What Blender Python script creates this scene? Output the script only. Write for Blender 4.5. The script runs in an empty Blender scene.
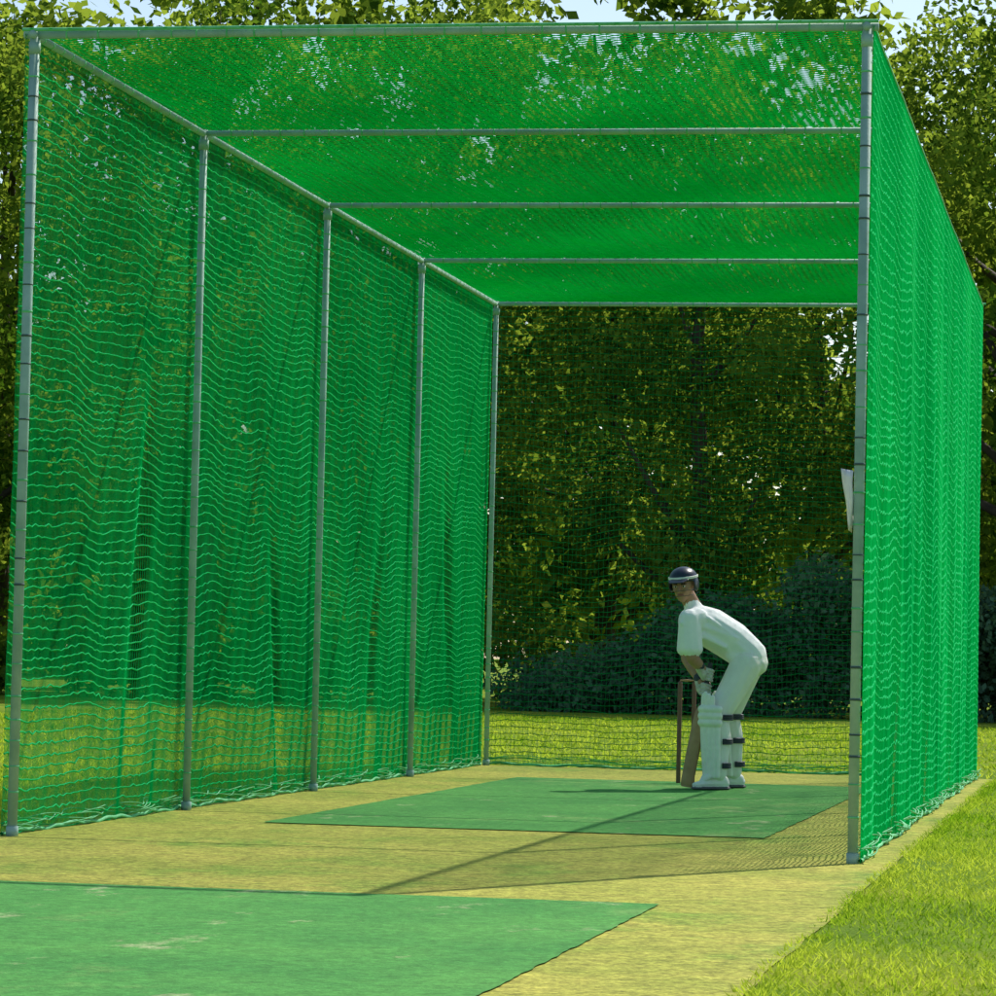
import bpy, bmesh, math, random
import numpy as np
from mathutils import Vector, Matrix, Euler
from mathutils.bvhtree import BVHTree
random.seed(7); rng=np.random.default_rng(7)
scene=bpy.context.scene
scene.view_settings.view_transform='Standard'
try: scene.view_settings.look='None'
except Exception: pass
scene.view_settings.exposure=0

# ------------------------------------------------------------ materials
def new_mat(name):
    m=bpy.data.materials.new(name); m.use_nodes=True
    nt=m.node_tree; nt.nodes.clear()
    out=nt.nodes.new('ShaderNodeOutputMaterial')
    return m,nt,out
def N(nt,t):
    return nt.nodes.new(t)
def noise(nt,scale,detail=4,rough=0.6,mapscale=None):
    g=nt.nodes.new('ShaderNodeNewGeometry')
    n=nt.nodes.new('ShaderNodeTexNoise')
    n.inputs['Scale'].default_value=scale; n.inputs['Detail'].default_value=detail
    n.inputs['Roughness'].default_value=rough
    if mapscale:
        mp=nt.nodes.new('ShaderNodeMapping'); mp.inputs['Scale'].default_value=mapscale
        nt.links.new(g.outputs['Position'],mp.inputs[0]); nt.links.new(mp.outputs[0],n.inputs['Vector'])
    else: nt.links.new(g.outputs['Position'],n.inputs['Vector'])
    return n.outputs['Fac']
def ramp(nt,fac,stops):
    r=nt.nodes.new('ShaderNodeValToRGB'); cr=r.color_ramp
    while len(cr.elements)<len(stops): cr.elements.new(0.5)
    for e,(p,c) in zip(cr.elements,stops):
        e.position=p; e.color=(c[0],c[1],c[2],1)
    nt.links.new(fac,r.inputs[0]); return r.outputs[0]
def mixc(nt,fac,a,b,mode='MIX'):
    m=nt.nodes.new('ShaderNodeMix'); m.data_type='RGBA'; m.blend_type=mode
    for s,v in ((0,fac),(6,a),(7,b)):
        if isinstance(v,(int,float)): m.inputs[s].default_value=v
        elif isinstance(v,tuple): m.inputs[s].default_value=(v[0],v[1],v[2],1)
        else: nt.links.new(v,m.inputs[s])
    return m.outputs[2]
def simple(name,c1,c2=None,scale=8,rough=0.7,metal=0,bump=0,bscale=40):
    m,nt,out=new_mat(name)
    p=N(nt,'ShaderNodeBsdfPrincipled'); p.inputs['Roughness'].default_value=rough; p.inputs['Metallic'].default_value=metal
    c2=c2 or tuple(x*0.8 for x in c1)
    nt.links.new(ramp(nt,noise(nt,scale),[(0.3,c2),(0.7,c1)]),p.inputs['Base Color'])
    if bump:
        b=N(nt,'ShaderNodeBump'); b.inputs['Strength'].default_value=bump; b.inputs['Distance'].default_value=0.01
        nt.links.new(noise(nt,bscale),b.inputs['Height']); nt.links.new(b.outputs[0],p.inputs['Normal'])
    nt.links.new(p.outputs[0],out.inputs[0]); return m
def leafy(name,a,b,ta,tb,tfac):
    """diffuse+translucent with colour driven by the mesh's per-face 'tint' attribute (0..1)"""
    m,nt,out=new_mat(name)
    at=nt.nodes.new('ShaderNodeAttribute'); at.attribute_name='tint'
    d=N(nt,'ShaderNodeBsdfDiffuse'); t=N(nt,'ShaderNodeBsdfTranslucent')
    nt.links.new(mixc(nt,at.outputs['Fac'],a,b),d.inputs[0]); nt.links.new(mixc(nt,at.outputs['Fac'],ta,tb),t.inputs[0])
    mx=N(nt,'ShaderNodeMixShader'); mx.inputs[0].default_value=tfac
    nt.links.new(d.outputs[0],mx.inputs[1]); nt.links.new(t.outputs[0],mx.inputs[2]); nt.links.new(mx.outputs[0],out.inputs[0])
    return m
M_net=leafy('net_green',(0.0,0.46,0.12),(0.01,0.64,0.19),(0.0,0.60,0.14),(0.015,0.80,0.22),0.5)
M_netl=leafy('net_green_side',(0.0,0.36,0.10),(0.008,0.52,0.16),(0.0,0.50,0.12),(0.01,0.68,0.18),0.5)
M_row=leafy('net_green_lit_cord',(0.02,0.60,0.19),(0.07,0.80,0.31),(0.01,0.68,0.2),(0.05,0.86,0.28),0.4)  # brighter copy of the net green; light from above painted into the strand colour
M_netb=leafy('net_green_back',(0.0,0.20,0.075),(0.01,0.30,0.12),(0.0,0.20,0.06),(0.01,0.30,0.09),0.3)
M_rope=simple('net_hem_rope',(0.16,0.60,0.28),(0.06,0.42,0.14),9,0.7)
M_steel=simple('galvanised_steel',(0.36,0.54,0.47),(0.20,0.35,0.30),5,0.65,0.0,0.1,60)
M_tie=simple('dark_tie',(0.05,0.10,0.09),None,8,0.6)
M_leafA=leafy('leaf_oak',(0.024,0.07,0.010),(0.13,0.23,0.03),(0.08,0.19,0.010),(0.50,0.64,0.06),0.45)
M_leafB=leafy('leaf_shrub',(0.04,0.115,0.06),(0.12,0.23,0.13),(0.04,0.10,0.04),(0.14,0.26,0.10),0.35)
M_bark=simple('bark',(0.09,0.07,0.045),(0.03,0.025,0.02),3,0.9,0,0.8,14)

def ground_mat():
    m,nt,out=new_mat('lawn')
    p=N(nt,'ShaderNodeBsdfPrincipled'); p.inputs['Roughness'].default_value=0.95; p.inputs['Specular IOR Level'].default_value=0.1
    a=ramp(nt,noise(nt,0.7,5),[(0.3,(0.12,0.22,0.012)),(0.5,(0.21,0.32,0.018)),(0.7,(0.34,0.37,0.04))])
    b=ramp(nt,noise(nt,45,3,0.8),[(0.3,(0.45,0.5,0.4)),(0.7,(1.15,1.15,1.1))])
    nt.links.new(mixc(nt,1.0,a,b,'MULTIPLY'),p.inputs['Base Color'])
    bp=N(nt,'ShaderNodeBump'); bp.inputs['Strength'].default_value=0.8; bp.inputs['Distance'].default_value=0.02
    nt.links.new(noise(nt,60,3,0.8),bp.inputs['Height']); nt.links.new(bp.outputs[0],p.inputs['Normal'])
    nt.links.new(p.outputs[0],out.inputs[0]); return m
M_lawn=ground_mat()
M_blade=leafy('grass_blade',(0.13,0.29,0.012),(0.46,0.55,0.045),(0.22,0.42,0.01),(0.62,0.72,0.06),0.5)
def turf(name,cs,worn,wornpos,mid=(0.72,1.15),midscale=14,fs=70,patch=None):
    m,nt,out=new_mat(name)
    p=N(nt,'ShaderNodeBsdfPrincipled'); p.inputs['Roughness'].default_value=0.9; p.inputs['Specular IOR Level'].default_value=0.15
    a=ramp(nt,noise(nt,0.9,6,0.7),[(0.35,cs[0]),(0.65,cs[1])])
    w=ramp(nt,noise(nt,0.8,7,0.72,(1,0.6,1)),[(wornpos,(0,0,0)),(wornpos+0.12,(1,1,1))])
    a2=mixc(nt,w,a,worn)
    if patch:
        w2=ramp(nt,noise(nt,1.9,7,0.75,(1,0.55,1)),[(patch[1],(0,0,0)),(patch[1]+0.10,(1,1,1))])
        a2=mixc(nt,w2,a2,patch[0])
    f=ramp(nt,noise(nt,fs,2,0.8),[(0.35,(mid[0],)*3),(0.65,(mid[1],)*3)])
    s=ramp(nt,noise(nt,midscale,5,0.75),[(0.35,(mid[0],)*3),(0.65,(mid[1],)*3)])
    nt.links.new(mixc(nt,1.0,mixc(nt,1.0,a2,f,'MULTIPLY'),s,'MULTIPLY'),p.inputs['Base Color'])
    bp=N(nt,'ShaderNodeBump'); bp.inputs['Strength'].default_value=0.6; bp.inputs['Distance'].default_value=0.008
    nt.links.new(noise(nt,fs,2,0.8),bp.inputs['Height']); nt.links.new(bp.outputs[0],p.inputs['Normal'])
    nt.links.new(p.outputs[0],out.inputs[0]); return m
M_sur=turf('surround_turf',((0.28,0.33,0.045),(0.47,0.44,0.08)),(0.21,0.33,0.04),0.52,(0.60,1.25),13,55)
M_mat=turf('green_batting_mat',((0.055,0.25,0.05),(0.095,0.33,0.065)),(0.20,0.37,0.10),0.56,(0.74,1.14),16,60,((0.42,0.47,0.24),0.59))

# ------------------------------------------------------------ mesh helpers
def autotint(me,scale=1.0):
    n=len(me.polygons); c=np.zeros(n*3,np.float32); me.polygons.foreach_get('center',c); c=c.reshape(-1,3)*scale
    t=0.5+0.2*np.sin(c[:,0]*1.3+1.7*np.sin(c[:,1]*0.9)+c[:,2])+0.15*np.sin(c[:,1]*2.7+c[:,2]*2.1+c[:,0]*3.1)+rng.normal(0,0.15,n)
    return np.clip(t,0,1)
def set_tint(me,t):
    at=me.attributes.new('tint','FLOAT','FACE'); at.data.foreach_set('value',np.asarray(t,dtype=np.float32))
def mk(name,verts,faces,mats,smooth=False,fmat=None,parent=None,tint=None):
    me=bpy.data.meshes.new(name)
    if isinstance(verts,np.ndarray):
        nv=len(verts); nf=len(faces); k=faces.shape[1]
        me.vertices.add(nv); me.vertices.foreach_set('co',verts.astype(np.float32).ravel())
        me.loops.add(nf*k); me.loops.foreach_set('vertex_index',faces.astype(np.int32).ravel())
        me.polygons.add(nf); me.polygons.foreach_set('loop_start',np.arange(0,nf*k,k,dtype=np.int32))
        me.polygons.foreach_set('loop_total',np.full(nf,k,dtype=np.int32))
        me.update(calc_edges=True)
    else:
        me.from_pydata(verts,[],faces); me.update()
    for m in mats: me.materials.append(m)
    if fmat is not None: me.polygons.foreach_set('material_index',np.asarray(fmat,dtype=np.int32))
    if smooth: me.polygons.foreach_set('use_smooth',np.ones(len(me.polygons),dtype=bool))
    me.update()
    if tint is not None: set_tint(me,autotint(me) if isinstance(tint,str) else tint)
    o=bpy.data.objects.new(name,me); scene.collection.objects.link(o)
    if parent: o.parent=parent
    return o
def empty(name,loc=(0,0,0),rot=0):
    e=bpy.data.objects.new(name,None); e.location=loc; e.rotation_euler=(0,0,rot); scene.collection.objects.link(e); return e
class Acc:
    def __init__(s): s.v=[];s.f=[];s.m=[];s.n=0
    def add(s,v,f,mi=0):
        s.v.append(v); s.f.append(f+s.n); s.m.append(np.full(len(f),mi)); s.n+=len(v)
    def obj(s,name,mats,smooth=True,parent=None,tint=None):
        return mk(name,np.concatenate(s.v),np.concatenate(s.f),mats,smooth,np.concatenate(s.m),parent,tint)
def strands(P,rad,A,B,k=3):
    n,m,_=P.shape
    A=np.array(A,float);B=np.array(B,float)
    ang=np.arange(k)*2*np.pi/k+0.5
    off=(np.cos(ang)[:,None]*A+np.sin(ang)[:,None]*B)*rad
    V=(P[:,:,None,:]+off[None,None]).reshape(-1,3)
    i=np.arange(n)[:,None,None]; j=np.arange(m-1)[None,:,None]; c=np.arange(k)[None,None,:]; c2=(c+1)%k
    b=(i*m+j)*k
    F=np.stack([b+c,b+c2,b+k+c2,b+k+c],-1).reshape(-1,4)
    return V,F
def pipe(acc,pts,rads,k=12,mi=0,cap=True):
    pts=[Vector(p) for p in pts]
    if not hasattr(rads,'__len__'): rads=[rads]*len(pts)
    V=[];ref=None
    for i,p in enumerate(pts):
        d=(pts[min(i+1,len(pts)-1)]-pts[max(i-1,0)]).normalized()
        if ref is None: ref=d.orthogonal().normalized()
        a=(ref-d*ref.dot(d)).normalized(); ref=a; b=d.cross(a)
        for t in range(k):
            an=2*math.pi*t/k; V.append(p+(a*math.cos(an)+b*math.sin(an))*rads[i])
    F=[]
    for i in range(len(pts)-1):
        for t in range(k): F.append([i*k+t,i*k+(t+1)%k,(i+1)*k+(t+1)%k,(i+1)*k+t])
    acc.add(np.array([list(v) for v in V]),np.array(F),mi)
def pipe2(acc,a,b,r=0.024,k=14,mi=0):
    a=Vector(a);b=Vector(b);d=(b-a).normalized()
    pipe(acc,[a,a+d*0.0005,b-d*0.0005,b],[0.0006,r,r,0.0006],k,mi)

# ------------------------------------------------------------ cage
XL,XR,Y0,Y1,H=-4.95,-1.15,15.15,27.03,3.66
BAY=(Y1-Y0)/4
cage=empty('cricket_practice_net_cage')
fr=Acc()
for i in range(5):
    y=Y0+BAY*i; r=0.023 if i==0 else 0.020
    pipe2(fr,(XL,y,0.0),(XL,y,H+0.02),r); pipe2(fr,(XR,y,0.0),(XR,y,H+0.02),r)
    pipe2(fr,(XL-(0.05 if i==0 else 0),y,H),(XR+(0.05 if i==0 else 0.0),y,H),0.018 if i==0 else 0.016)
    for x in (XL,XR):
        pipe2(fr,(x,y,H-0.09),(x,y,H-0.035),0.027)
        pipe2(fr,(x,y,0.0),(x,y,0.05),0.028)
pipe2(fr,(XL,Y0-0.04,H-0.002),(XL,Y1+0.02,H-0.002),0.018); pipe2(fr,(XR,Y0-0.04,H-0.002),(XR,Y1+0.02,H-0.002),0.018)
fr.obj('steel_frame',[M_steel],True,cage)
ti=Acc()
for i in range(5):
    for x in (XL,XR):
        z=0.2
        while z<H-0.15:
            y=Y0+BAY*i
            pipe2(ti,(x,y,z),(x,y,z+random.uniform(0.006,0.012)),0.0252 if i==0 else 0.0218,10,random.choice((0,1)) if i==0 else 0)
            z+=random.uniform(0.09,0.16)
for i in range(5):
    x=XL+0.15
    while x<XR:
        pipe2(ti,(x,Y0+BAY*i,H),(x+0.009,Y0+BAY*i,H),0.0195 if i==0 else 0.0175,10); x+=random.uniform(0.10,0.2)
y=Y0+0.1
while y<Y1:
    for x in (XL,XR): pipe2(ti,(x,y,H-0.002),(x,y+0.012,H-0.002),0.0195,10)
    y+=random.uniform(0.12,0.2)
ti.obj('net_ties',[M_rope,M_tie],True,cage)

def fold(s,z,ph,amp=1.0):
    t=1-np.clip(z/H,0,1)
    a=0.016*np.sin(2*np.pi*s/0.93+ph+0.9*z)+0.007*np.sin(2*np.pi*s/0.55+1.7*ph-0.8*z)+0.035*np.sin(2*np.pi*s/2.97+ph*0.6+0.4*z)
    a+=0.003*np.sin(2*np.pi*s/0.31+2.3*ph+1.3*np.sin(z*1.1+ph))
    return amp*a*(0.2+0.9*t)+0.05
def wall(name,axis,const,s0,s1,ph,sign=1,pitch=0.05,vp=0.042,rh=0.0024,rv=0.0017,bays=4,amp=1.0,knot=0.008,mats=None,pleats=(),sg=1.0):
    acc=Acc()
    nrow=int(H/pitch); ns=int((s1-s0)/pitch)
    def pos(S,Z,kn):
        bay=(s1-s0)/bays
        u=((S-s0)%bay)/bay
        zn=np.clip(Z/H,0,1)
        sag=-0.10*sg*np.sin(np.pi*u)*zn-0.022*np.sin(2*np.pi*S/1.3+ph+Z*1.4)-0.010*np.sin(2*np.pi*S/0.62+2*ph+2.3*Z)+0.025*np.sin(Z*5+S*0.7)+0.012*np.sin(Z*11-S*1.9)
        z=Z+sag*np.sin(np.pi*zn)**0.7+kn
        o=const+sign*(fold(S,Z,ph,amp)-0.05)*1.0
        for (ps,pz0,slope,wd,am) in pleats:
            cc=ps+slope*(Z-pz0)+0.05*np.sin(Z*1.7+ps)
            o=o+sign*am*np.exp(-((S-cc)/wd)**2)*np.clip(1-np.abs(Z-pz0)/1.3,0,1)
        if axis=='y': return np.stack([o,S,z],-1)
        return np.stack([S,o,z],-1)
    Z=np.linspace(0.015,H,nrow+1); S=np.linspace(s0,s1,ns+1)
    ZZ,SS=np.meshgrid(Z,S,indexing='ij')
    I,J=np.meshgrid(np.arange(nrow+1),np.arange(ns+1),indexing='ij')
    kn=knot*((-1.0)**(I+J))+rng.normal(0,0.0035,ZZ.shape)
    P=pos(SS,ZZ,kn)
    out=(1,0,0) if axis=='y' else (0,1,0); al=(0,1,0) if axis=='y' else (1,0,0)
    acc.add(*strands(P,rh,out,(0,0,1)),2)
    nv=int((s1-s0)/vp)
    S2=np.linspace(s0,s1,nv+1); Z2=np.linspace(0.01,H,int(H/0.09)+1)
    SS,ZZ=np.meshgrid(S2,Z2,indexing='ij')
    wob=0.006*np.sin(ZZ*60+SS*31)
    P=pos(SS+wob,ZZ,0)
    acc.add(*strands(P,rv,out,al),0)
    S3=np.linspace(s0,s1,ns)
    for zz,rr in ((0.018,0.009),(H,0.006)):
        z=zz+ (0.006*np.sin(S3*9+ph)+0.004*np.sin(S3*23) if zz<1 else 0*S3)
        Q=pos(S3,z,0)
        acc.add(*strands(Q[None],rr,out,(0,0,1),6),1)
    for q in range(5):
        z=0.02+0.012*q+0.02*np.abs(np.sin(S3*(3.1+q)+q*1.3+ph))
        P2=pos(S3,z,0); k=0 if axis=='y' else 1
        P2[:,k]+=sign*0.03*np.sin(S3*(5.3+q)+q*2)
        acc.add(*strands(P2[None],0.004,out,(0,0,1)),1)
    return acc.obj(name,mats or [M_net,M_rope,M_row],True,cage,'auto')
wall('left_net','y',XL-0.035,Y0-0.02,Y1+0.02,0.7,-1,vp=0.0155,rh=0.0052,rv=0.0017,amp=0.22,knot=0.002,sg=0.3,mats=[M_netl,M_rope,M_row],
     pleats=((17.2,1.2,0.12,0.10,0.045),(20.2,0.6,-0.2,0.09,0.035),(22.9,1.0,0.15,0.12,0.035),(25.4,1.4,-0.1,0.12,0.03)))
wall('right_net','y',XR+0.03,Y0-0.02,Y1+0.02,2.1,1,vp=0.030,rh=0.0040,rv=0.0020,amp=0.24,knot=0.005,sg=0.6)
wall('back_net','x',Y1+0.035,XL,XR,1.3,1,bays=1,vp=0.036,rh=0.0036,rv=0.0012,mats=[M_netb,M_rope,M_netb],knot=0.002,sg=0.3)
ra=Acc()
pw=0.024; a=0.045
ny=int((Y1-Y0+0.06)/pw); nx=int((XR-XL+0.1)/a)
J,K=np.meshgrid(np.arange(ny+1),np.arange(nx+1),indexing='ij')
def rz(Xv,Yv):
    u=((Yv-Y0)/BAY)%1.0; ux=np.clip((Xv-XL)/(XR-XL),0,1)
    return H+0.024-0.034*np.sin(np.pi*u)**0.8*np.sin(np.pi*ux)**0.5-0.008*np.sin(Xv*5+Yv*2)*np.sin(np.pi*u)-0.003*np.sin(Xv*13-Yv*4)*np.sin(np.pi*u)
Yv=Y0-0.03+J*pw+pw*0.42*((-1.0)**(J+K)); Xv=XL-0.05+K*a
ra.add(*strands(np.stack([Xv,Yv,rz(Xv,Yv)],-1),0.0024,(0,1,0),(0,0,1)),0)
xs=np.arange(XL-0.05,XR+0.05,0.07); ys=np.arange(Y0-0.03,Y1+0.03,0.1)
XX,YY=np.meshgrid(xs,ys,indexing='ij')
ra.add(*strands(np.stack([XX+0.01*np.sin(YY*30),YY,rz(XX,YY)],-1),0.0017,(1,0,0),(0,0,1)),2)
for yy in (Y0-0.03,Y1+0.03):
    xs=np.linspace(XL-0.05,XR+0.05,80); ra.add(*strands(np.stack([xs,0*xs+yy,0*xs+H+0.02],-1)[None],0.008,(0,1,0),(0,0,1),6),1)
ra.obj('roof_net',[M_net,M_rope,M_row],True,cage,'auto')

v=[];f=[]
for i in range(9):
    t=i/8; w=0.055*(1-0.75*t); z=1.72-0.27*t
    for j in range(4):
        s=j/3; v.append((XR-0.025-w*(1-s)*1.0-0.003*math.sin(i),Y0-0.005+0.018*math.sin(s*4+t*5),z-0.01*s))
for i in range(8):
    for j in range(3): f.append((i*4+j,i*4+j+1,i*4+j+5,i*4+j+4))
o=mk('white_cloth_marker',v,f,[simple('white_cloth',(0.88,0.88,0.86),None,6,0.8)],True)
so=o.modifiers.new('s','SOLIDIFY'); so.thickness=0.002

# ------------------------------------------------------------ ground
def sheet(name,x0,x1,y0,y1,z,mat,n=1,edge=0.0,step=0.6):
    nx=max(2,int((x1-x0)/step)) if edge else 2; ny=max(2,int((y1-y0)/step)) if edge else 2
    xs=np.linspace(x0,x1,nx); ys=np.linspace(y0,y1,ny)
    top=[(x,y0+edge*random.uniform(-1,1),z) for x in xs[:-1]]+[(x1+edge*random.uniform(-1,1),y,z) for y in ys[:-1]]+[(x,y1+edge*random.uniform(-1,1),z) for x in xs[::-1][:-1]]+[(x0+edge*random.uniform(-1,1),y,z) for y in ys[::-1][:-1]]
    return mk(name,top,[tuple(range(len(top)))],[mat])
sheet('grass_ground',-500,500,-60,900,0.0,M_lawn)
sheet('surround_turf_path',-5.12,-0.97,3.0,27.1,0.005,M_sur,edge=0.010,step=0.3)
sheet('green_batting_mat',-4.25,-1.72,17.0,24.45,0.010,M_mat,edge=0.006,step=0.12)
sheet('green_bowling_mat',-4.25,-1.60,3.4,12.2,0.010,M_mat,edge=0.005,step=0.07)

def blades(regions):
    V=[];F=[];n=0;T=[]
    for (x0,x1,y0,y1,dens,h,w) in regions:
        c=int((x1-x0)*(y1-y0)*dens)
        x=rng.uniform(x0,x1,c); y=rng.uniform(y0,y1,c)
        bare=np.sin(x*1.7+2.1*np.sin(y*0.8))*np.sin(y*1.1+x*0.6)+0.5*np.sin(x*5+y*3.3)
        keep=(bare<0.75)|(rng.random(c)<0.35); x=x[keep]; y=y[keep]; c=len(x)
        cl=0.5+0.5*np.sin(x*2.3+1.1*np.sin(y*1.7))*np.sin(y*1.9+x)
        hh=h*rng.uniform(0.4,1.1,c)*(0.6+0.6*cl); an=rng.uniform(0,np.pi,c)
        dx=np.cos(an)*w/2; dy=np.sin(an)*w/2
        lx=rng.normal(0,0.8,c)*hh; ly=rng.normal(0,0.8,c)*hh; z=np.zeros(c)
        v=np.stack([np.stack([x-dx,y-dy,z],-1),np.stack([x+dx,y+dy,z],-1),np.stack([x+lx,y+ly,hh],-1)],1).reshape(-1,3)
        V.append(v); F.append(np.arange(c*3).reshape(-1,3)+n); n+=c*3
        t=0.5+0.30*np.sin(x*0.9+1.3*np.sin(y*0.6)+y*0.31)*np.sin(y*0.7-x*0.4)+0.20*np.sin(x*3.1+y*2.3)*np.sin(y*1.3)+rng.normal(0,0.18,c)
        T.append(np.clip(t,0,1))
    return mk('lawn_grass',np.concatenate(V),np.concatenate(F),[M_blade],tint=np.concatenate(T))
blades([(-1.0,-0.90,8.5,27,2200,0.028,0.007),(-0.95,2.2,8.5,19,1700,0.030,0.006),(-0.95,4.5,19,30,700,0.04,0.009),(-14,-0.95,27.15,50,120,0.05,0.02),(-0.95,5,30,50,120,0.05,0.02),(-9.5,-5.15,13,27.15,400,0.05,0.012)])

# ------------------------------------------------------------ trees
def leaf_cloud(centers,radii,per,size,squash=0.8):
    V=[];T=[]
    for c,r in zip(centers,radii):
        n=int(per*r*r)
        d=rng.normal(size=(n,3)); d/=np.linalg.norm(d,axis=1)[:,None]
        rr=r*rng.uniform(0.25,1.0,n)**0.45*(1+0.25*np.sin(d[:,0]*6+c[0]*3)*np.sin(d[:,1]*5+d[:,2]*7+c[2]))
        p=np.array(c)+d*rr[:,None]*np.array([1,1,squash])
        nrm=d*0.5+rng.normal(size=(n,3))*0.75+np.array([0,0,0.35]); nrm/=np.linalg.norm(nrm,axis=1)[:,None]
        t=np.cross(nrm,rng.normal(size=(n,3))); t/=np.linalg.norm(t,axis=1)[:,None]; b=np.cross(nrm,t)
        s=size*rng.uniform(0.6,1.3,n)[:,None]
        V.append(np.stack([p-t*s,p-b*s*0.6,p+t*s,p+b*s*0.6],1))
        T.append(np.clip(rng.uniform(0.1,0.9)+rng.normal(0,0.2,n),0,1))
    V=np.concatenate(V).reshape(-1,3)
    return V,np.arange(len(V)).reshape(-1,4),np.concatenate(T)
def tree_mesh(name,hgt,cw,base,seed,nl=57,per=560,size=0.078,thin=0.0):
    r=random.Random(seed); acc=Acc()
    cs=[];rs=[]
    for i in range(nl):
        t=(i+0.5)/nl
        z=base+(hgt-base-0.8)*t
        prof=min(1,0.55+1.6*t)*(1 if t<0.75 else max(0.25,1-(t-0.75)*2.6))
        rad=cw*prof*math.sqrt(r.random())*0.95; an=r.uniform(0,6.283)
        sm=r.uniform(0.6,1.3)*(1.1 if t<0.8 else 0.9)
        if t<0.55: sm*=1-thin*r.random()
        cs.append((rad*math.cos(an),rad*math.sin(an),z+r.uniform(-.5,.5))); rs.append(sm)
    v_,f_,t_=leaf_cloud(cs,rs,per,size); acc.add(v_,f_,0)
    top=Vector((r.uniform(-.4,.4),r.uniform(-.4,.4),hgt*0.82))
    pts=[Vector((0,0,-0.1)),Vector((0.03,0,0.4)),Vector((0.1,0.05,hgt*0.25)),Vector((-.1,.1,hgt*0.5)),top]
    pipe(acc,pts,[0.30,0.22,0.17,0.12,0.03],10,1)
    for i in r.sample(range(nl),16):
        c=Vector(cs[i]); z=max(1.5,c.z-r.uniform(1.2,2.5)); st=Vector((0.05,0.05,min(z,hgt*0.7)))
        mid=st.lerp(c,0.5)+Vector((0,0,-0.15))
        pipe(acc,[st,mid,c],[0.10,0.06,0.02],6,1)
    V=np.concatenate(acc.v);F=np.concatenate(acc.f);m=np.concatenate(acc.m)
    T=np.concatenate([t_,np.full(len(F)-len(t_),0.5)])
    o=mk(name,V,F,[M_leafA,M_bark],False,m,None,T)
    me=o.data; bpy.data.objects.remove(o); return me
tms=[tree_mesh('broadleaf_tree',13.6,3.2,1.4,11,thin=.2),tree_mesh('broadleaf_tree',12.8,3.0,1.9,12,thin=.3),tree_mesh('broadleaf_tree',14.2,3.4,1.6,13,thin=.2),tree_mesh('broadleaf_tree',12.4,2.9,2.2,14,thin=.3)]
bms=[tree_mesh('broadleaf_tree',16.0,4.0,1.2,21,64,150,0.15,.2),tree_mesh('broadleaf_tree',15.0,3.8,1.2,22,64,150,0.15,.2)]
def place(me,x,y,s,rz,name='broadleaf_tree'):
    o=bpy.data.objects.new(name,me); o.location=(x,y,0); o.scale=(s,s,s); o.rotation_euler=(0,0,rz); scene.collection.objects.link(o)
k=0
for row,(yy,sp,off,x1) in enumerate(((59.5,4.6,0,10),(70,4.4,2.4,12))):
    x=-30+off
    while x<x1:
        ms=tms if row==0 else bms
        place(ms[(k*7+row)%len(ms)],x+random.uniform(-.6,.6),yy+random.uniform(-1.3,1.3),random.uniform(0.94,1.05),random.uniform(0,6.28)); k+=1
        x+=sp
c=[];r_=[]
for i in range(340):
    x=random.uniform(-75,50); c.append((x,100+random.uniform(-4,4),random.uniform(0.3,11))); r_.append(random.uniform(2,3.4))
V,F,T=leaf_cloud(c,r_,46,0.38); mk('distant_tree_belt',V,F,[M_leafA],tint=T)
def shrub(name,x0,x1,y,hf,seed,mat,n=40,per=650,size=0.085):
    r=random.Random(seed); c=[];q=[]
    for i in range(n):
        x=r.uniform(x0,x1); h=hf(x); c.append((x,y+r.uniform(-1,1),r.uniform(0.1,max(0.2,h-0.5)))); q.append(r.uniform(0.45,0.8))
    V,F,T=leaf_cloud(c,q,per,size); mk(name,V,F,[mat],tint=T)
shrub('ivy_shrub_bank',-9.6,1.5,55.5,lambda x:2.3*math.exp(-((x+3.9)/3.6)**2)+0.7,3,M_leafB,170,900,0.06)
shrub('hedge',-30,-9.5,58.5,lambda x:1.6+0.5*math.sin(x),4,M_leafA,110,400,0.10)
shrub('hedge',1.5,16,58.5,lambda x:1.6+0.5*math.sin(x),5,M_leafA,90,400,0.10)

# ------------------------------------------------------------ batter
TH=math.radians(10.28)
bat_base=Vector((-2.72,23.3,0.011))
batter=empty('cricket_batter',bat_base,TH)
M_shirt=simple('white_shirt',(0.88,0.88,0.88),(0.80,0.81,0.84),9,0.8,0,0.35,14)
M_trs=simple('cream_trousers',(0.84,0.83,0.79),(0.75,0.74,0.70),9,0.8,0,0.35,14)
M_skin=simple('skin',(0.42,0.22,0.13),(0.34,0.17,0.10),15,0.55)
M_hair=simple('hair',(0.03,0.018,0.01),None,40,0.6)
M_navy=simple('navy_helmet',(0.012,0.018,0.05),None,8,0.3)
M_eye=simple('eye_white',(0.75,0.75,0.72),None,8,0.2)
M_iris=simple('iris_dark',(0.03,0.02,0.015),None,8,0.2)
M_lip=simple('lips',(0.33,0.12,0.09),None,8,0.5)
M_pad=simple('pad_white',(0.86,0.86,0.83),(0.76,0.76,0.72),20,0.6)
M_strap=simple('dark_strap',(0.03,0.04,0.06),None,8,0.6)
M_sole=simple('rubber_sole',(0.10,0.10,0.11),None,8,0.7)
M_glove=simple('glove',(0.60,0.59,0.54),(0.4,0.38,0.32),30,0.6)
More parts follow.
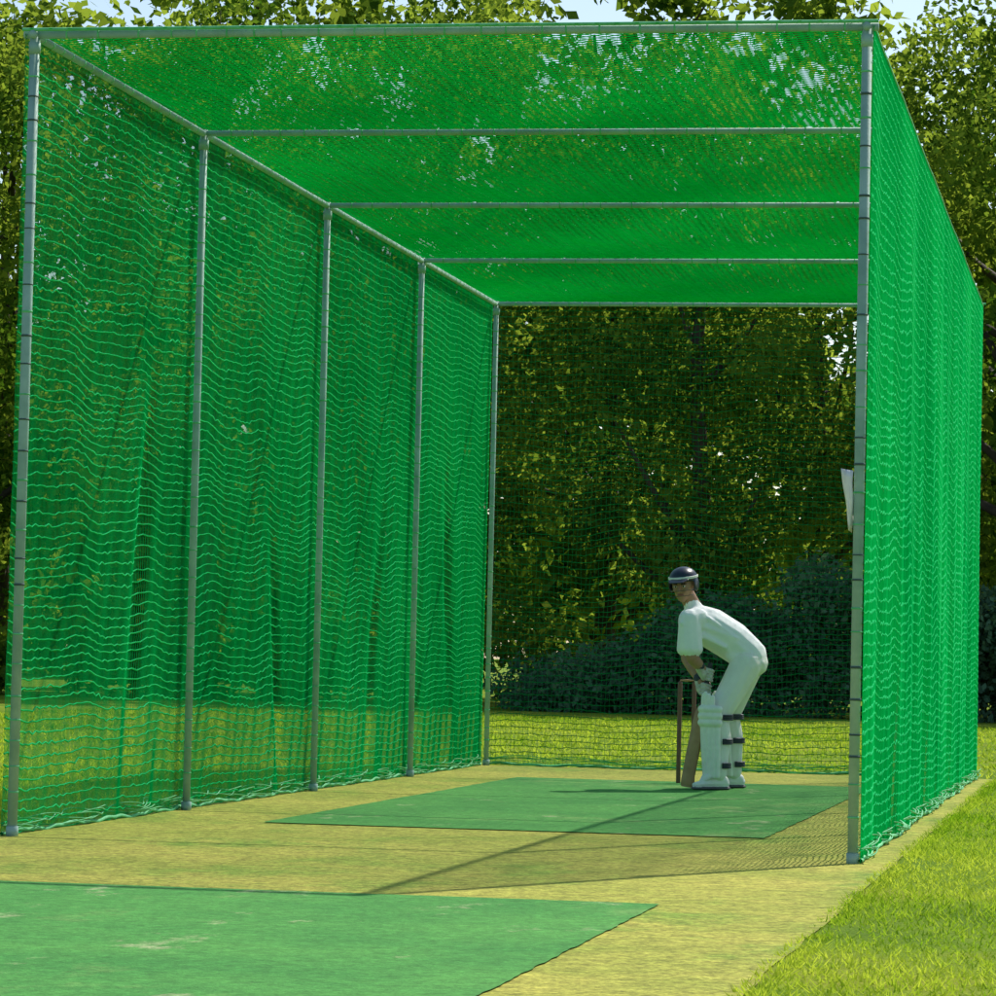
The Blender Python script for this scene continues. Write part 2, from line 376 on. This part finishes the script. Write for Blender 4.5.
def hull(els,sub=2):
    bm=bmesh.new()
    for c,r in els:
        if not hasattr(r,'__len__'): r=(r,r,r)
        bmesh.ops.create_icosphere(bm,subdivisions=sub,radius=1.0,matrix=Matrix.Translation(c)@Matrix.Diagonal((r[0],r[1],r[2],1)))
    ret=bmesh.ops.convex_hull(bm,input=bm.verts)
    dele=[g for g in ret['geom_interior']+ret['geom_unused'] if isinstance(g,bmesh.types.BMVert)]
    bmesh.ops.delete(bm,geom=list(set(dele)),context='VERTS')
    bm.verts.ensure_lookup_table(); bm.verts.index_update()
    v=[x.co.copy() for x in bm.verts]; f=[[q.index for q in p.verts] for p in bm.faces]
    bm.free(); return v,f
def build(name,prims,mats,voxel,smooth_it,parent,M=Matrix(),sub=2):
    V=[];F=[];groups={}
    for els,mi in prims:
        v,f=hull(els,sub); b=len(V); V+=[M@p for p in v]; F+=[[i+b for i in q] for q in f]
        g=groups.setdefault(mi,([],[])); b2=len(g[0]); g[0].extend([M@p for p in v]); g[1].extend([[i+b2 for i in q] for q in f])
    me=bpy.data.meshes.new('tmp'); me.from_pydata(V,[],F); me.update()
    o=bpy.data.objects.new('tmp',me); scene.collection.objects.link(o)
    m=o.modifiers.new('r','REMESH'); m.mode='VOXEL'; m.voxel_size=voxel; m.use_smooth_shade=True
    s=o.modifiers.new('s','SMOOTH'); s.factor=0.5; s.iterations=smooth_it
    bpy.context.view_layer.update()
    dg=bpy.context.evaluated_depsgraph_get(); ev=o.evaluated_get(dg)
    nm=bpy.data.meshes.new_from_object(ev); bpy.data.objects.remove(o)
    nm.materials.clear()
    for x in mats: nm.materials.append(x)
    trees={k:BVHTree.FromPolygons(g[0],g[1]) for k,g in groups.items()}
    for p in nm.polygons:
        best=0;bd=9
        for k,t in trees.items():
            h=t.find_nearest(p.center)
            if h[0] is not None and h[3]<bd: bd=h[3];best=k
        p.material_index=best; p.use_smooth=True
    nm.name=name
    r=bpy.data.objects.new(name,nm); scene.collection.objects.link(r); r.parent=parent; return r
SH,TR,SK=0,1,2
fs=Vector((-0.185,-0.185,1.125)); fe=Vector((-0.165,-0.225,0.875))
bs=Vector((-0.16,0.175,1.14)); be=Vector((-0.18,0.13,0.87))
toe=Vector((-0.18,-0.15,0.012)); bdir=Vector((0.13,0.04,0.73)).normalized()
h1=toe+bdir*0.765; h2=toe+bdir*0.665
hipF=Vector((0.21,-0.09,0.84)); hipB=Vector((0.24,0.10,0.85))
knF=Vector((0.015,-0.19,0.49)); knB=Vector((0.11,0.19,0.49))
anF=Vector((0.02,-0.21,0.09)); anB=Vector((0.15,0.21,0.09))
prims=[
 ([((0.235,0.0,0.90),(0.12,0.16,0.12)),((0.12,0,0.99),(0.135,0.16,0.135))],SH),
 ([((0.12,0,0.99),(0.135,0.16,0.135)),((-0.04,0,1.085),(0.14,0.178,0.135))],SH),
 ([((-0.04,0,1.085),(0.14,0.178,0.135)),((-0.14,0,1.16),(0.085,0.16,0.078))],SH),
 ([((0.26,0.0,0.85),(0.105,0.155,0.10)),((0.23,0,0.86),(0.12,0.155,0.10))],TR),
 ([((-0.14,-0.01,1.20),(0.07,0.09,0.045)),((-0.165,-0.02,1.245),(0.058,0.064,0.032))],SH),
 ([((-0.15,-0.015,1.22),0.056),((-0.205,-0.035,1.31),0.056)],SK),
 ([((-0.13,-0.14,1.14),0.075),(fs,0.074)],SH),([(fs,0.078),(fs.lerp(fe,0.78),(0.082,0.074,0.05))],SH),
 ([((-0.11,0.14,1.16),0.075),(bs,0.074)],SH),([(bs,0.078),(bs.lerp(be,0.78),(0.076,0.070,0.05))],SH),
 ([(fs,0.048),(fe,0.040)],SK),([(fe,0.041),(fe.lerp(h1,0.35),0.04)],SK),([(fe.lerp(h1,0.3),0.041),(h1+(fe-h1).normalized()*0.07,0.027)],SK),
 ([(bs,0.048),(be,0.040)],SK),([(be,0.041),(be.lerp(h2,0.35),0.04)],SK),([(be.lerp(h2,0.3),0.041),(h2+(be-h2).normalized()*0.07,0.027)],SK),
 ([(hipF,0.108),(knF,0.082)],TR),([(knF,0.080),(knF.lerp(anF,0.35)+Vector((0.02,0,0)),0.075)],TR),([(knF.lerp(anF,0.35)+Vector((0.02,0,0)),0.075),(anF+Vector((0,0,0.02)),0.066)],TR),
 ([(hipB,0.108),(knB,0.082)],TR),([(knB,0.080),(knB.lerp(anB,0.35)+Vector((0.02,0,0)),0.075)],TR),([(knB.lerp(anB,0.35)+Vector((0.02,0,0)),0.075),(anB+Vector((0,0,0.02)),0.066)],TR),
 ([((0.19,-0.10,0.875),0.06),((0.12,-0.09,0.90),0.055)],SH),
 ([((-0.12,-0.165,1.04),0.022),((0.06,-0.155,0.95),0.014)],SH),
 ([((-0.10,-0.17,1.09),0.020),((0.14,-0.150,1.01),0.012)],SH),
 ([((-0.06,-0.165,1.14),0.018),((0.20,-0.135,0.97),0.012)],SH),
 ([((0.00,-0.12,0.985),0.024),((0.14,-0.12,0.90),0.016)],SH),
 ([(fs+Vector((-0.05,-0.055,-0.02)),0.018),(fs+Vector((0.04,-0.065,-0.15)),0.014)],SH),
 ([(hipF+Vector((0.02,-0.09,-0.02)),0.02),(hipF.lerp(knF,0.6)+Vector((0.05,-0.06,0)),0.014)],TR),
 ([(hipF+Vector((-0.04,-0.08,-0.04)),0.02),(hipF.lerp(knF,0.8)+Vector((-0.02,-0.07,0)),0.014)],TR),
]
build('body',prims,[M_shirt,M_trs,M_skin],0.0085,4,batter)
HM=Matrix.Translation((-0.222,-0.055,1.355))@Euler((math.radians(8),math.radians(-4),math.radians(-22))).to_matrix().to_4x4()
hp=[
 ([((0,0.012,0.03),(0.074,0.092,0.080)),((0,-0.015,0.0),(0.068,0.072,0.07))],0),
 ([((0,-0.02,-0.01),(0.064,0.066,0.05)),((0,-0.045,-0.075),(0.032,0.030,0.026))],0),
 ([((0.03,-0.01,-0.05),0.03),((-0.03,-0.01,-0.05),0.03),((0,-0.045,-0.08),0.025)],0),
 ([((0,-0.086,0.012),0.008),((0,-0.106,-0.022),0.0105)],0),([((0.011,-0.094,-0.028),0.008),((-0.011,-0.094,-0.028),0.008)],0),
 ([((0.028,-0.074,0.024),0.009),((-0.028,-0.074,0.024),0.009)],0),
 ([((0.074,0.01,0.008),(0.009,0.018,0.030))],0),([((-0.074,0.01,0.008),(0.009,0.018,0.030))],0),
 ([((0.034,-0.062,-0.02),0.018)],0),([((-0.034,-0.062,-0.02),0.018)],0),
 ([((0.018,-0.079,-0.053),0.006),((-0.018,-0.079,-0.053),0.006),((0,-0.084,-0.051),0.006)],4),
 ([((0,0.05,-0.01),(0.070,0.06,0.06))],1),
 ([((0.042,-0.076,0.022),(0.012,0.006,0.004)),((0.02,-0.083,0.022),(0.008,0.005,0.004))],1),([((-0.042,-0.076,0.022),(0.012,0.006,0.004)),((-0.02,-0.083,0.022),(0.008,0.005,0.004))],1),
]
build('head',hp,[M_skin,M_hair,M_eye,M_iris,M_lip],0.0035,2,batter,HM)
def ell(name,els,mat,parent,M=Matrix(),sub=3):
    v,f=hull(els,sub); o=mk(name,[tuple(M@x) for x in v],f,[mat],True,None,parent); return o
for sx,nm in ((1,'l'),(-1,'r')):
    ell('eye_'+nm,[((sx*0.028,-0.078,0.006),(0.012,0.008,0.006))],M_eye,batter,HM,2)
    ell('iris_'+nm,[((sx*0.028,-0.0845,0.006),(0.0055,0.003,0.0055))],M_iris,batter,HM,2)
hp=[([((0,0.012,0.050),(0.094,0.112,0.080))],0),
    ([((0.088,0.012,0.01),(0.012,0.05,0.05))],0),([((-0.088,0.012,0.01),(0.012,0.05,0.05))],0),
    ([((0.0,-0.09,0.05),(0.075,0.02,0.008)),((0.0,-0.135,0.037),(0.05,0.02,0.005))],0),
    ([((0,0.095,0.0),(0.06,0.02,0.045))],0)]
hel=build('helmet',hp,[M_navy],0.004,3,batter,HM,4)
bm=bmesh.new(); bm.from_mesh(hel.data); inv=HM.inverted()
dl=[v for v in bm.verts if (lambda p: (p.z<0.034 and p.y<-0.035 and p.y>-0.125 and abs(p.x)<0.2 ) or (p.z<0.02 and p.y<0.13 and abs(p.x)<0.078))(inv@v.co)]
bmesh.ops.delete(bm,geom=dl,context='VERTS'); bm.to_mesh(hel.data); bm.free()
ga=Acc()
pts=[]
for i in range(33):
    a=math.radians(-180+360*i/32); pts.append(HM@Vector((0.0945*math.sin(a),0.012-0.1125*math.cos(a),0.056)))
for dz in (0,0.008): pipe(ga,[p+Vector((0,0,dz)) for p in pts],0.0045,8,1)
for zz in (-0.02,-0.055):
    pts=[]
    for i in range(17):
        a=math.radians(-68+136*i/16); pts.append(HM@Vector((0.094*math.sin(a),-0.01-0.125*math.cos(a),zz)))
    pipe(ga,pts,0.0018,6,0)
ga.obj('face_grille',[M_strap,M_pad],True,batter)
def hand(name,c,wr,flip):
    ax=bdir
    to=(wr-c); to=(to-ax*to.dot(ax)).normalized()
    sd=ax.cross(to)*flip
    P=[]
    P.append(([(c+to*0.038+ax*0.034,0.014),(c+to*0.038-ax*0.034,0.014),(c+to*0.048+sd*0.012,(0.018,0.018,0.03)),(c+to*0.07,0.024)],0))
    P.append(([(c+to*0.065,0.026),(c+(wr-c).normalized()*0.115,0.034)],0))
    for i,(o,L) in enumerate(((0.033,0.92),(0.0115,1.0),(-0.0105,0.95),(-0.031,0.8))):
        prev=None
        for s in range(4):
            a=math.radians((10+78*s)*L if s else 0)
            rr=0.031
            p=c+ax*(o-0.002*s)+to*math.cos(a)*rr+sd*math.sin(a)*rr
            r=0.0118-0.0009*s
            if prev is not None: P.append(([(prev[0],prev[1]),(p,r)],0))
            prev=(p,r)
    prev=None
    for s in range(4):
        a=math.radians(-(20+52*s)); rr=0.034
        p=c+ax*(0.01-0.014*s)+to*math.cos(a)*rr+sd*math.sin(a)*rr; r=0.0135-0.001*s
        if prev is not None: P.append(([(prev[0],prev[1]),(p,r)],0))
        prev=(p,r)
    w=(wr-c).normalized()
    P.append(([(c+w*0.105,0.036),(c+w*0.125,0.036)],1))
    build(name,P,[M_glove,M_strap],0.0032,1,batter)
hand('glove_front',h1,fe,1); hand('glove_back',h2,be,1)
def pad(name,kn,an,fwd):
    fwd=Vector(fwd).normalized(); side=Vector((0,0,1)).cross(fwd).normalized(); P=[]
    for i in range(-3,4):
        a=i*0.33; off=fwd*math.cos(a)*0.092+side*math.sin(a)*0.102
        P.append(([(kn+off+Vector((0,0,-0.06)),0.020),(kn.lerp(an,0.55)+off*0.97,0.019),],0))
        P.append(([(kn.lerp(an,0.5)+off*0.97,0.019),(an+off*0.86+Vector((0,0,0.0)),0.017)],0))
    for j,z in enumerate((-0.045,0.0,0.045)):
        prev=None
        for i in range(-3,4):
            a=i*0.36; p=kn+fwd*(math.cos(a)*0.099+0.005)+side*math.sin(a)*0.112+Vector((0,0,z))
            if prev is not None: P.append(([(prev,0.026),(p,0.026)],0))
            prev=p
    for i in range(-2,3):
        a=i*0.33; off=fwd*math.cos(a)*0.094+side*math.sin(a)*0.094
        P.append(([(kn+off+Vector((0,0,0.05)),0.018),(kn+off*1.02+Vector((0,0,0.15-0.012*abs(i))),0.015)],0))
    P.append(([(an+fwd*0.075+side*0.03,0.022),(an+fwd*0.075-side*0.03,0.022),(an+fwd*0.12+Vector((0,0,-0.04)),0.02)],0))
    build(name,P,[M_pad],0.005,1,batter)
    g=Acc()
    for t,rr in ((0.02,0.090),(0.42,0.086),(0.82,0.076)):
        c=kn.lerp(an,t)+Vector((0.012,0,0)); pts=[]
        for i in range(15):
            a=math.radians(75+210*i/14); pts.append(c+(fwd*math.cos(a)+side*math.sin(a))*rr)
        for dz in (-0.012,0,0.012): pipe(g,[p+Vector((0,0,dz)) for p in pts],0.0075,6,0)
    g.obj(name+'_straps',[M_strap],True,batter)
pad('leg_pad_front',knF,anF,(-1,-0.55,0)); pad('leg_pad_back',knB,anB,(-1,-0.35,0))
def shoe(name,an,fwd):
    fwd=Vector(fwd).normalized(); g=Vector((an.x,an.y,-0.002))
    P=[([(g-fwd*0.055+Vector((0,0,0.045)),(0.038,0.038,0.03)),(g+fwd*0.09+Vector((0,0,0.045)),(0.046,0.046,0.026)),(g+fwd*0.15+Vector((0,0,0.035)),(0.038,0.038,0.02))],0),
       ([(g-fwd*0.045+Vector((0,0,0.06)),0.04),(g+fwd*0.02+Vector((0,0,0.09)),0.042),(g+fwd*0.09+Vector((0,0,0.05)),0.035)],0),
       ([(g-fwd*0.06+Vector((0,0,0.012)),(0.042,0.042,0.012)),(g+fwd*0.1+Vector((0,0,0.012)),(0.05,0.05,0.012)),(g+fwd*0.155+Vector((0,0,0.012)),(0.04,0.04,0.012))],1)]
    build(name,P,[M_pad,M_sole],0.005,1,batter)
shoe('shoe_front',anF,(-1,-0.5,0)); shoe('shoe_back',anB,(-1,-0.25,0))
M_will=simple('willow_bat',(0.42,0.25,0.11),(0.30,0.16,0.07),12,0.5)
M_grip=simple('bat_grip',(0.05,0.05,0.06),None,60,0.8)
bt=Acc()
pipe(bt,[toe+bdir*0.55,toe+bdir*0.60,toe+bdir*0.845,toe+bdir*0.85],[0.02,0.0165,0.0165,0.002],12,1)
fn=Vector((-0.75,-0.66,0)).normalized(); fn=(fn-bdir*fn.dot(bdir)).normalized(); sd=bdir.cross(fn).normalized()
ring=[(-0.054,0.004),(-0.05,0.013),(0.0,0.015),(0.05,0.013),(0.054,0.004),(0.050,-0.010),(0.0,-0.034),(-0.050,-0.010)]
sec=[(0.0,0.86,0.5),(0.012,0.97,0.8),(0.05,1,1),(0.25,1,1.15),(0.45,0.98,0.9),(0.51,0.9,0.75),(0.55,0.55,0.65),(0.575,0.33,0.6)]
V=[];F=[]
for t,sw,sthk in sec:
    for a,b in ring: V.append(toe+bdir*t+sd*a*sw+fn*b*sthk)
nr=len(ring)
for i in range(len(sec)-1):
    for j in range(nr): F.append([i*nr+j,i*nr+(j+1)%nr,(i+1)*nr+(j+1)%nr,(i+1)*nr+j])
V.append(toe.copy()); ci=len(V)-1
for j in range(0,nr,2): F.append([ci,j,(j+1)%nr,(j+2)%nr])
bt.add(np.array([list(v) for v in V]),np.array(F),0)
o=bt.obj('cricket_bat',[M_will,M_grip],False,batter)
st=empty('cricket_wicket',(0,0,0)); sa=Acc()
sc=bat_base+Vector((math.cos(TH)*-0.08-math.sin(TH)*0.9,math.sin(TH)*-0.08+math.cos(TH)*0.9,0))
for i in (-1,0,1):
    b=sc+Vector((0.1*i,0,0)); pipe(sa,[b,b+Vector((0,0,0.015)),b+Vector((0,0,0.69)),b+Vector((0,0,0.705)),b+Vector((0,0,0.711))],[0.016,0.016,0.016,0.013,0.002],12)
sa.obj('stumps',[simple('stump_wood',(0.17,0.08,0.04),(0.10,0.05,0.03),15,0.5)],True,st)
sb=Acc()
for x0 in (-0.1,0.0): pipe(sb,[sc+Vector((x0+0.0,0,0.716)),sc+Vector((x0+0.03,0,0.716)),sc+Vector((x0+0.05,0,0.716)),sc+Vector((x0+0.095,0,0.716))],[0.004,0.006,0.009,0.004],8)
sb.obj('bails',[M_will],True,st)

# ------------------------------------------------------------ light
sv=Vector((1.53,3.05,3.66)).normalized()
L=bpy.data.lights.new('sun','SUN'); L.energy=5.0; L.angle=math.radians(0.5); L.color=(1.0,0.95,0.86)
lo=bpy.data.objects.new('sun',L); lo.rotation_euler=sv.to_track_quat('Z','Y').to_euler(); scene.collection.objects.link(lo)
w=bpy.data.worlds.new('World'); scene.world=w; w.use_nodes=True; nt=w.node_tree
bg=nt.nodes.get('Background') or nt.nodes.new('ShaderNodeBackground')
sk=nt.nodes.new('ShaderNodeTexSky'); sk.sky_type='NISHITA'; sk.sun_disc=False
sk.sun_elevation=math.asin(sv.z); sk.sun_rotation=math.atan2(sv.x,sv.y)
nt.links.new(sk.outputs[0],bg.inputs[0]); bg.inputs[1].default_value=0.15

# ------------------------------------------------------------ camera
cd=bpy.data.cameras.new('camera'); cd.sensor_width=36; cd.lens=3473/996*36; cd.clip_end=2000; cd.clip_start=0.1
co=bpy.data.objects.new('camera',cd); scene.collection.objects.link(co)
R=Matrix.Rotation(TH,4,'Z')@Matrix.Rotation(math.radians(92.6),4,'X')@Matrix.Rotation(math.radians(1.3),4,'Z')
co.matrix_world=Matrix.Translation((0,0,0.87))@R
scene.camera=co
